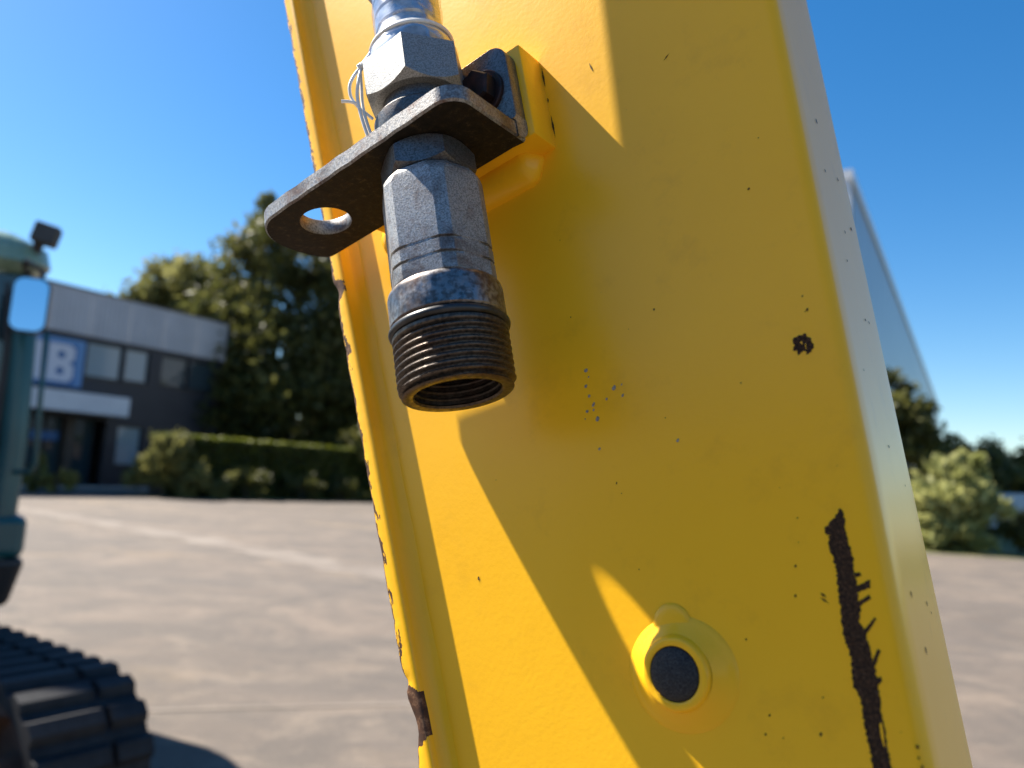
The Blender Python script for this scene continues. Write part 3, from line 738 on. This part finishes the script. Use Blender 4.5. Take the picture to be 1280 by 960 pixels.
# grease boss with black plug
bx_, by_ = 48.6, -113.0
def disc(cx, cy, prof, n=56, ecc=None):
    return [[(cx + r * (ecc(t) if ecc else 1) * math.cos(t) , cy + r * (ecc(t) if ecc else 1) * math.sin(t), z) for t in [2 * math.pi * j / n for j in range(n)]] for r, z in prof]
q = Loc(ABASE)
ec = lambda t: 1 + .06 * math.cos(t + 2.0) + .03 * math.cos(2 * t)
q.rings(disc(bx_ + .6, by_ + .4, [(20.8, FACE - .5), (20.0, FACE + .35), (18.4, FACE + .9), (16.6, FACE + 1.9), (14.6, FACE + 3.2), (12.6, FACE + 4.4)], ecc=ec), cap0=False, cap1=False)
q.rings(disc(bx_, by_, [(13.6, FACE + 2.5), (12.5, FACE + 5.6), (12.0, FACE + 6.2), (11.4, FACE + 6.4), (9.9, FACE + 6.4), (9.4, FACE + 6.1), (9.3, FACE + 3)]), cap0=False, cap1=False)
bo_ = q.build('grease_boss', 'yellow', arm, 50)
q = Loc(ABASE); q.rings(disc(bx_, by_, [(9.2, FACE + 3), (9.15, FACE + 6.0), (8.5, FACE + 6.8), (7.2, FACE + 7.6), (5, FACE + 8.3), (2.6, FACE + 8.75), (.4, FACE + 8.9)])); q.build('rubber_plug', 'cap_plastic', bo_, 50)
q = Loc(ABASE); q.rings(disc(bx_ + .2, by_ + 16.0, [(7.6, FACE + .2), (7.0, FACE + .75), (5.6, FACE + 1.05), (3, FACE + 1.2), (.4, FACE + 1.25)]), cap0=False); q.build('weld_lump', 'yellow', bo_, 60)

# paint damage: thin ragged patches where the coat is gone
def ragged(poly, step=.55, jit=.28):
    out = []
    n = len(poly)
    for i in range(n):
        a = Vector(poly[i]); b_ = Vector(poly[(i + 1) % n]); d = b_ - a; k = max(1, int(d.length / step))
        nn = Vector((-d.y, d.x)).normalized() if d.length > 0 else Vector((0, 0))
        for j in range(k): out.append(a + d * (j / k) + nn * random.uniform(-jit, jit))
    return out
def patch(name, polys, z, mat, step=.55, jit=.28, thick=.12):
    bm = bmesh.new()
    for poly in polys:
        pts = ragged(poly, step, jit)
        vs = [bm.verts.new(((p.x - ABASE[0]) * .001, (p.y - ABASE[1]) * .001, (z - ABASE[2]) * .001)) for p in pts]
        ed = [bm.edges.new((vs[i], vs[(i + 1) % len(vs)])) for i in range(len(vs))]
        bmesh.ops.triangle_fill(bm, use_beauty=True, edges=ed, normal=(0, 0, 1))
    bmesh.ops.recalc_face_normals(bm, faces=bm.faces)
    for f_ in bm.faces:
        if f_.normal.z < 0: f_.normal_flip()
    me = bpy.data.meshes.new(name); bm.to_mesh(me); bm.free()
    return link(name, me, mat, arm)
SCR = [(116.2, -69.1), (113.8, -71.5), (109.9, -74.2), (109.4, -76.1), (110.8, -76.5), (109.7, -78.6), (109.6, -82.4), (109.9, -86.8), (109.2, -91.4), (108.3, -95.9), (107.9, -100.5), (106.9, -104.1), (106.6, -108.6), (107.0, -114.1), (106.2, -118.4), (105.4, -122.8), (106.5, -126.4), (105.9, -130.6), (105.6, -134.9), (105.3, -139.1), (105.0, -143.3), (104.6, -147.8), (104.0, -172), (106.5, -185), (108.5, -170), (110.0, -147.9), (110.4, -141.0), (111.2, -136.0), (111.3, -131.8), (112.3, -125.9), (112.9, -120.8), (113.2, -116.5), (113.4, -112.1), (113.3, -108.5), (113.3, -106.7), (112.5, -103.9), (114.0, -100.5), (114.1, -96.8), (114.9, -93.2), (114.7, -89.5), (115.8, -85.9), (115.8, -80.7), (115.9, -76.4), (116.6, -72.6), (116.5, -69.5)]
BARBS = [[(114.9, -89.6), (116.8, -89.6), (117.0, -90.6), (114.8, -91.0)], [(114.0, -93.6), (119.0, -92.3), (118.5, -94.5), (113.7, -95.6)], [(112.9, -98.7), (117.3, -96.6), (117.9, -97.8), (113.4, -99.8)], [(112.3, -107.4), (117.2, -103.4), (117.5, -104.1), (112.9, -108.6)], [(112.2, -117.2), (115.5, -112.5), (116.2, -113.3), (113.2, -117.8)], [(112.0, -120.9), (114.4, -120.5), (114.1, -122.0), (112.0, -123.1)]]
GAP = [(110.1, -133.6), (110.8, -133.3), (110.4, -136.8), (109.7, -140.4), (109.4, -139.3), (109.5, -136.8)]
CHIP = [(117.0, -9.2), (118.8, -9.0), (121.0, -9.1), (121.5, -10.4), (122.3, -11.6), (122.6, -14.1), (121.3, -15.9), (119.4, -16.4), (119.4, -14.8), (118.1, -14.8), (116.8, -15.7), (116.6, -14.1), (115.4, -13.4), (116.5, -11.9), (116.0, -10.5)]
Z1 = FACE + .16
patch('rust_scrape', [SCR], Z1, 'rust', .6, .34)
for b_ in BARBS: patch('rust_barb', [b_], Z1 + .03, 'rust', .5, .16)
patch('paint_remnant', [GAP], Z1 + .06, 'yellow', .5, .12)
patch('rust_chip', [CHIP], Z1, 'rust', .5, .3)
for b_ in ([(118.4, -11.6), (119.0, -11.2), (119.2, -12.6)], [(119.9, -12.6), (120.3, -12.5), (119.7, -15.0)]): patch('paint_remnant', [b_], Z1 + .04, 'yellow', .4, .1)
GREY = [(33.6, 6.6, 1.0), (34.2, 3.4, 0.5), (32.1, 0.1, 0.88), (32.8, -4.4, 0.75), (34.1, -8.5, 1.12), (30.6, -10.4, 0.75), (33.6, -10.7, 0.62), (34.6, -14.8, 1.12), (29.0, -13.2, 0.38), (44.7, -4.6, 1.12), (47.8, -8.8, 0.88), (40.4, -8.1, 0.62), (32.9, -26.9, 0.75), (66.4, -32.5, 0.75), (48.3, -4.4, 0.5)]
DARK = [(68.7, 20.5, 0.75), (31.2, 31.6, 0.5), (123.8, -1.1, 0.75), (123.0, -1.5, 0.38), (95.0, -18.8, 0.5), (37.5, -42.0, 0.62), (38.8, -46.4, 0.38), (102.1, -69.2, 0.5), (63.5, -22.7, 0.38), (97.4, -84.3, 0.72), (74.8, -105.0, 0.54), (76.7, -129.2, 0.72), (91.8, -135.7, 0.91), (95.3, -125.1, 0.54), (39.9, -75.7, 0.54), (79.5, -136.2, 0.36), (94.9, -93.6, 0.72), (-38.0, -66.3, 1.2), (116.0, 51.5, 0.8), (124.4, 69.4, 0.48), (123.5, 4.2, 0.6), (33.1, 67.9, 0.32), (-20.8, -26.7, 0.32), (73.9, -134.8, 0.6), (118.8, -140.5, .8), (118.3, -143.5, .6), (118.6, -146, .9)]
def blot(x, y, r):
    k = 9; a0 = random.random() * 6
    el = random.uniform(.5, .85); th = random.uniform(.6, 1.2)
    return [(x + (r * math.cos(t) * math.cos(th) - r * el * math.sin(t) * math.sin(th)) * random.uniform(.75, 1.15), y + (r * math.cos(t) * math.sin(th) + r * el * math.sin(t) * math.cos(th)) * random.uniform(.75, 1.15)) for t in [a0 + 2 * math.pi * j / k for j in range(k)]]
o = patch('primer_specks', [blot(*g) for g in GREY], Z1, 'primer_grey', 5, 0); o['kind'] = 'stuff'
tiny = [(random.uniform(-60, 120), random.uniform(-140, 250), random.uniform(.12, .3)) for _ in range(22)]
o = patch('dark_specks', [blot(g[0], g[1], g[2] * .75) for g in DARK + tiny], Z1, 'rust', 5, 0); o['kind'] = 'stuff'
def stroke(a, b_, wd_): 
    a = Vector(a); b_ = Vector(b_); d = (b_ - a).normalized(); n_ = Vector((-d.y, d.x)) * wd_
    return [tuple(a), tuple(a.lerp(b_, .5) + n_), tuple(b_), tuple(a.lerp(b_, .5) - n_)]
for s_ in (((64.5, 143.5), (65.4, 137.7), .35), ((97.0, 123.0), (100.4, 124.9), .3), ((102.9, -93.8), (104.5, -95.6), .4), ((102.4, -95.0), (105.0, -97.7), .3), ((40.7, 157), (40.6, 144), .5), ((40.7, 139), (40.6, 136), .4), ((40.6, 130), (40.7, 117), .45), ((-74, 119), (-66, 121), .9), ((-70, 124), (-66, 117), .6)): patch('scratch', [stroke(*s_)], Z1, 'rust', .6, .08)
# scuffs on the side of the arm
bm = bmesh.new()
for (w_, dz, hl, hw) in [(-118, -40, 2.4, 1.6), (-99, -32, 2.2, 1.4), (-104, -74, 1.6, 1.4), (-108, -82, .9, 1.0), (-45, -58, 1.2, 1.6), (-58, -86, .8, 1.2), (10, -70, 1.2, 2.4), (12, -82, .9, 2.4), (48, -64, 1.2, 1.8), (60, -92, 1.4, 3.2), (66, -40, .9, 2.0), (80, -80, 1.4, 2.6), (92, -46, 2.2, 1.8), (30, -50, .7, 2.0), (-20, -30, .7, 1.2)]:
    hl, hw = hl * .7, hw * .7; pts = [(w_ + hl * math.cos(t) * random.uniform(.6, 1.1), FACE + dz + hw * math.sin(t) * random.uniform(.6, 1.2)) for t in [2 * math.pi * j / 8 for j in range(8)]]
    bm.faces.new([bm.verts.new(((b_sd(y) - 0.078 * (FACE - 4.5 - z) * 1.0 + .25 - ABASE[0]) * .001, (y - ABASE[1]) * .001, (z - ABASE[2]) * .001)) for y, z in pts])
me = bpy.data.meshes.new('side_specks'); bm.to_mesh(me); bm.free(); o = link('side_specks', me, 'rust', arm); o['kind'] = 'stuff'

# ------------------------------------------------------------------ bracket
BB = (-20, 108, -27)
br = arm_thing('hose_bracket', BB, 'rusty steel angle bracket with an empty round hole bolted to yellow block', 'bracket')
def arc_pts(cx, cy, r, a0, a1, n=8): return [(cx + r * math.cos(math.radians(a0 + (a1 - a0) * k / n)), cy + r * math.sin(math.radians(a0 + (a1 - a0) * k / n))) for k in range(n + 1)]
# outline in (x, z): straight rear edge at z=-25, free tip at the left, rounded front right corner
outl = [(36.5, -24.0)] + arc_pts(25.5, 12.2, 11, 0, 90, 10) + [(x, 23.2 + .25 * math.sin(x * .35)) for x in range(18, -76, -7)] + [(-77.5 + 20 * math.cos(math.radians(a_)), 23.1 * math.sin(math.radians(a_))) for a_ in range(97, 181, 7)] + [(-97.7, -2), (-97.6, -6), (-97.2, -10), (-96.6, -14), (-95.7, -17.6), (-94.4, -20.8), (-92.6, -23.0), (-90, -23.9), (-86, -24.0)] + [(x, -24.0) for x in range(-82, 37, 14)]
HC, HR, HN = (-65.7, 1.2), 11.6, 40
q = Loc(BB)
# plate with a hole: stitch outline to hole by angle using bmesh fill
def plate_mesh(name):
    bm = bmesh.new(); T, U = 116.0, 108.0
    def loop(pts, w): return [bm.verts.new(((x - BB[0]) * .001, (w - BB[1]) * .001, (z - BB[2]) * .001)) for x, z in pts]
    hole = [(HC[0] + HR * math.cos(2 * math.pi * k / HN), HC[1] + HR * math.sin(2 * math.pi * k / HN)) for k in range(HN)]
    inset = []
    n = len(outl)
    for i in range(n):
        a, b_, c = Vector(outl[i - 1]), Vector(outl[i]), Vector(outl[(i + 1) % n]); t = (c - a).normalized(); nn = Vector((-t.y, t.x))
        inset.append(tuple(b_ + nn * .9))
    for w, hs_, wb in ((U, HR, U + .9), (T, HR, T - .7)):
        lo_ = loop(inset, w); lh = loop([(HC[0] + (x - HC[0]) * 1.05, HC[1] + (z - HC[1]) * 1.05) for x, z in hole], w)
        e = [bm.edges.new((L[i], L[(i + 1) % len(L)])) for L in (lo_, lh) for i in range(len(L))]
        res = bmesh.ops.triangle_fill(bm, use_beauty=True, edges=e, normal=(0, 1, 0))
        for g in res['geom']:
            if isinstance(g, bmesh.types.BMFace): g.material_index = 0 if w == U else 1
        ob = loop(outl, wb); hb = loop(hole, wb)
        for A_, B_ in ((lo_, ob), (lh, hb)):
            for i in range(len(A_)):
                f_ = bm.faces.new((A_[i], A_[(i + 1) % len(A_)], B_[(i + 1) % len(A_)], B_[i])); f_.material_index = 1
        if w == U: o0, h0 = ob, hb
        else:
            for A_, B_ in ((o0, ob), (h0, hb)):
                for i in range(len(A_)):
                    f_ = bm.faces.new((A_[i], A_[(i + 1) % len(A_)], B_[(i + 1) % len(A_)], B_[i])); f_.material_index = 1
    bmesh.ops.recalc_face_normals(bm, faces=bm.faces)
    me = bpy.data.meshes.new(name); bm.to_mesh(me); bm.free(); smooth(me, 40); return me
link('plate', plate_mesh('plate'), ['mill_scale', 'edge_steel'], br)
# bend and upright leg: profile in (y=w, z=m) extruded along x, with a rounded top corner
prof_o = [(108.0, -23.0)] + [(108 + 9 - 9 * math.cos(math.radians(a)), -18 - 9 * math.sin(math.radians(a))) for a in (0, 15, 30, 45, 60, 75, 90)]
prof_i = [(116.0, -23.0 + 6)] + [(116 + 3 - 3 * math.cos(math.radians(a)), -16 - 3 * math.sin(math.radians(a))) for a in (0, 30, 60, 90)]
q = Loc(BB)
xl, xr = -60.0, 36.9
pr = [(108.003, -18.5)] + prof_o[1:] + [(120, -27), (120, -19)] + [(119, -19), (117, -17.4), (116, -16), (115.997, -18.4)]
q.rings([[(x, y, z) for y, z in pr] for x in (xl, xr)])
q.build('bend', 'edge_steel', br, 50)
q = Loc(BB)
lo_ = [(xr, 119.9)] + arc_pts(xr - 9, 150.5, 9, 0, 90, 8) + arc_pts(xl + 9, 150.5, 9, 90, 180, 8) + [(xl, 119.9)]
q.rings([[(x, y, z) for x, y in lo_] for z in (-26.99, -19.01)])
q.build('upright_leg', 'zinc_dark', br, 40, bev=.0007)
bolt = Loc(BB)
bc = (22.0, 138.0)
bolt.rings([[(bc[0] + r * math.cos(math.radians(60 * k + 18)), bc[1] + r * math.sin(math.radians(60 * k + 18)), z) for k in range(6)] for r, z in ((9.2, -18.98), (9.2, -11.5), (8.2, -10.4))])
bolt.rings([[(bc[0] + r * math.cos(2 * math.pi * k / 28), bc[1] + r * math.sin(2 * math.pi * k / 28), z) for k in range(28)] for r, z in ((11.6, -19.0), (11.6, -17.4), (11.0, -17.0))])
bolt.build('bolt', 'bolt_black', br, 30)

# ------------------------------------------------------------------ screw coupling below and through the plate
CB = (0, 0, 0)
cp = arm_thing('hydraulic_coupling', CB, 'open ended steel hydraulic screw coupling with dark threads hanging from bracket', 'coupling')
CA = 39.2   # heading of the viewer side round the axis, degrees from +z towards +x
def ang(d): return math.radians(90 - (CA + d))     # d degrees to the viewer's right of the axis
def lathe(prof, n=72, base=CB, cap0=True, cap1=True):
    q = Loc(base)
    q.rings([[(r * math.cos(2 * math.pi * k / n), w, r * math.sin(2 * math.pi * k / n)) for k in range(n)] for r, w in prof], cap0, cap1)
    return q
# threads: true helix
q = Loc(CB); n = 96; pit = 2.95; rings = []
for w in np.arange(0.0, 24.01, pit / 8):
    ring = []
    for k in range(n):
        t = 2 * math.pi * k / n; ph = (w / pit + k / n) % 1.0
        tri = abs(ph * 2 - 1); prof = max(0.0, min(1.0, (tri - .18) / .64))
        fade = min(1.0, max(0.0, (w - .8) / 1.6)); run = min(1.0, max(0.0, (22.6 - w) / 1.2))
        r = 23.5 - 1.75 * (1 - prof) * run - (1 - fade) * 1.3
        ring.append((r * math.cos(t), w, r * math.sin(t)))
    rings.append(ring)
q.rings(rings, cap0=False, cap1=False)
q.build('threaded_sleeve', 'thread_steel', cp, 60)
q = lathe([(22.25, 0.02), (21.6, -.45), (19.0, -.5), (17.9, -.3), (17.3, .6)], 72, cap0=False, cap1=False); q.build('rim', 'thread_steel', cp, 40)
bore = []
for w in np.arange(.6, 12, .5): bore.append((17.3 - .55 * (1 if int(w / 1.0) % 3 == 0 else 0), w))
bore += [(16.0, 12.2), (14.8, 12.4), (14.6, 18), (10.5, 18.2), (10.3, 14.5), (.3, 14.3)]
q = lathe(bore, 64, cap0=False); q.build('bore', 'bore_steel', cp, 30)
q = Loc(CB)
q.rings([[((22.9 + 1.75 * math.cos(a)) * math.cos(t), 26.3 + 1.75 * math.sin(a), (22.9 + 1.75 * math.cos(a)) * math.sin(t)) for a in [2 * math.pi * j / 14 for j in range(14)]] for t in [2 * math.pi * k / 80 for k in range(80)]], closed=True)
q.build('rubber_ring', 'black_rubber', cp, 80)
q = lathe([(21.6, 23.8), (21.6, 28.4), (23.0, 28.6), (23.6, 29.3), (23.6, 40.6), (23.2, 42.3), (22.5, 43.2), (21.0, 43.25)]); q.build('collar', 'collar_steel', cp, 35)
# hexagonal body: six flats, corners turned down to a cylinder
def hexring(af, rt, w, d0, per=(-15, -11, -7, 0)):
    """af half width over flats, rt turned corner radius, d0 viewer angle of one corner"""
    pts = []
    for c in range(6):
        ac = d0 + 60 * c
        half = math.degrees(math.acos(min(1, af / rt)))      # flat spans +-half about its middle
        cr_ = 30 - half
        for k in (-1, -.5, 0, .5, 1):
            pts.append((rt, ac + cr_ * k))
        # flat is straight to the next corner
    return [(r * math.cos(ang(d)), w, r * math.sin(ang(d))) for r, d in pts]
q = Loc(CB); AFB, RTB, D0 = 20.6, 22.3, 9.0
rings = [hexring(AFB - .5, 21.4, 43.2, D0), hexring(AFB, RTB, 43.9, D0)]
for g in (50.9, 57.4):
    rings += [hexring(AFB, RTB, g - .75, D0), hexring(AFB - .15, 20.9, g - .6, D0), hexring(AFB - .15, 20.9, g + .6, D0), hexring(AFB, RTB, g + .75, D0)]
rings += [hexring(AFB, RTB, 88.5, D0), hexring(AFB - .2, RTB - .7, 91.0, D0), hexring(19.4, 20.2, 93.2, D0), hexring(17.4, 17.8, 94.2, D0)]
q.rings(rings); q.build('hex_body', 'zinc_body', cp, 12)
def hexnut(af, w0, w1, d0, ch=1.6, both=True, base=CB):
    """hexagon with the corners chamfered by a cone"""
    rc = af / math.cos(math.radians(30)); q = Loc(base); rings = []
    per = 8
    def edge(r_cap, w_flat, w_corner):
        out = []
        for c in range(6):
            for k in range(per):
                d = 60 * c + 60 * k / per
                r = af / math.cos(math.radians((d % 60) - 30)); u = (r - af) / (rc - af)
                out.append((r, d0 + d, w_flat + (w_corner - w_flat) * u))
        return [(r * math.cos(ang(d)), w, r * math.sin(ang(d))) for r, d, w in out]
    def circ(r, w): return [(r * math.cos(ang(d0 + 60 * k / per)), w, r * math.sin(ang(d0 + 60 * k / per))) for k in range(6 * per)]
    rings = [circ(af - .4, w0), edge(0, w0 + .25, w0 + ch), edge(0, w1 - .25, w1 - (ch if both else .3)), circ(af - .4, w1)]
    q.rings(rings); return q
hexnut(18.0, 95.2, 107.9, 22.0, 2.4).build('lock_nut', 'zinc_dark', cp, 25)
lathe([(20.5, 116.05), (20.9, 117.0), (20.9, 125.2), (20.0, 126.4), (16.5, 126.6), (16.5, 137)]).build('bulkhead_collar', 'zinc_dark', cp, 35)

# ------------------------------------------------------------------ hose with its swivel nut
HB = (0, 130, 0)
ho = arm_thing('hydraulic_hose', HB, 'hydraulic hose with bright hexagonal swivel nut screwed on above the bracket', 'hose')
hexnut(20.6, 134.5, 156.0, -9.0, 3.4, False, HB).build('swivel_nut', 'zinc_bright', ho, 25)
def hb(w): return 0.0 if w < 170 else 0.060 * (w - 170) if w > 200 else 0.002 * (w - 170) ** 2
lathe([(19.2, 155.5), (19.4, 157), (19.2, 163.0), (18.2, 166), (16.4, 168.5), (15.4, 170.5), (15.2, 174), (14.5, 175), (15.3, 176), (15.3, 182), (14.5, 183), (15.3, 184), (15.3, 190), (14.5, 191), (15.3, 192), (15.2, 205)], 64, HB).build('ferrule', 'ferrule_chrome', ho, 30)
q = Loc(HB); pts = [(-4.2 + .097 * (w - 250), w, 0) for w in range(203, 420, 12)]
pts[0] = (0, 200, 0)
x_, y_ = pts[-1][0], pts[-1][1]
pts += [(x_ + 8, y_ + 60, -2), (x_ + 16, y_ + 140, -6), (x_ + 22, y_ + 260, -14), (x_ + 26, y_ + 420, -20), (x_ + 28, y_ + 800, -22), (x_ + 30, y_ + 1600, -22)]
q.tube(pts, 15.0, 28); q.build('rubber_hose', 'hose_rubber', ho, 60)
# clear film wrapped round the ferrule, gathered under the string
fm = arm_thing('plastic_film', HB, 'clear crumpled plastic film wrapped round the hose end', 'film')
q = Loc(HB); rings = []
for w in np.arange(156.3, 222, 1.3):
    ring = []
    for k in range(72):
        t = 2 * math.pi * k / 72
        r0 = 20.3 if w < 162 else (20.3 - (w - 162) * .78 if w < 168 else 16.0)
        r = r0 + .35 * math.sin(5 * t + w * .22) + .3 * math.sin(9 * t - w * .35 + 1.3) + .25 * math.sin(3 * t + w * .5)
        if 166.5 < w < 169.5: r = 16.3
        ring.append((r * math.cos(t), w, r * math.sin(t)))
    rings.append(ring)
q.rings(rings, cap0=False, cap1=False); q.build('film_sleeve', 'clear_film', fm, 80)
# white string: two turns, a knot and loose ends on the viewer's left
sg2 = arm_thing('white_string', (0, 165, 0), 'white string tied round the hose end with loose ends hanging', 'string')
q = Loc((0, 165, 0))
for w0, r_, tl in ((166.2, 18.9, 1.7), (168.0, 17.4, 1.3)):
    q.tube([(r_ * math.cos(ang(d)), w0 + tl * math.sin(math.radians(d - 40)), r_ * math.sin(ang(d))) for d in range(-180, 181, 6)], .85, 8)
q.build('winding', 'white_string', sg2, 70)
def vw(right, w, out):   # viewer frame: right of the axis, height, towards the viewer
    a = math.radians(CA)
    return (out * math.sin(a) + right * math.cos(a), w, out * math.cos(a) - right * math.sin(a))
q = Loc((0, 165, 0))
q.tube([vw(-18.5, 164, 4), vw(-20.5, 160, 5), vw(-22.5, 156.5, 6), vw(-23.0, 155, 6)], .8, 8)
q.tube([vw(-23.2, 156.0, 5.5), vw(-22.6, 154.8, 6.8), vw(-23.6, 153.6, 5.6), vw(-24.2, 155.0, 6.6), vw(-23.0, 155.8, 6.2)], 1.2, 8); q.build('knot', 'white_string', sg2, 70)
for pts in ([vw(-23.2, 155, 6), vw(-26.5, 151, 6), vw(-29.0, 146, 6), vw(-29.3, 141, 5), vw(-27.5, 137, 4), vw(-24, 133, 3), vw(-21, 130, 2)],
            [vw(-23.4, 154, 6), vw(-25.0, 147, 7), vw(-26.3, 140, 6), vw(-26.0, 133, 5), vw(-25, 126, 4), vw(-23.5, 119, 3), vw(-22.5, 117, 3)],
            [vw(-24.0, 154, 5), vw(-24.2, 146, 5), vw(-24.6, 138, 4), vw(-24.2, 131, 4), vw(-23.0, 124, 3), vw(-21.5, 117, 3)],
            [vw(-27.0, 136.5, 5), vw(-30, 138.0, 5), vw(-33.5, 138.6, 5)]):
    P = [Vector(p) for p in pts]; fine = []
    for i in range(len(P) - 1):
        p0, p1, p2, p3 = P[max(i - 1, 0)], P[i], P[i + 1], P[min(i + 2, len(P) - 1)]
        for k in range(5):
            t = k / 5
            fine.append(.5 * ((2 * p1) + (p2 - p0) * t + (2 * p0 - 5 * p1 + 4 * p2 - p3) * t * t + (-p0 + 3 * p1 - 3 * p2 + p3) * t ** 3))
    fine.append(P[-1])
    q = Loc((0, 165, 0)); q.tube(fine, .75, 8); q.build('loose_end', 'white_string', sg2, 70)
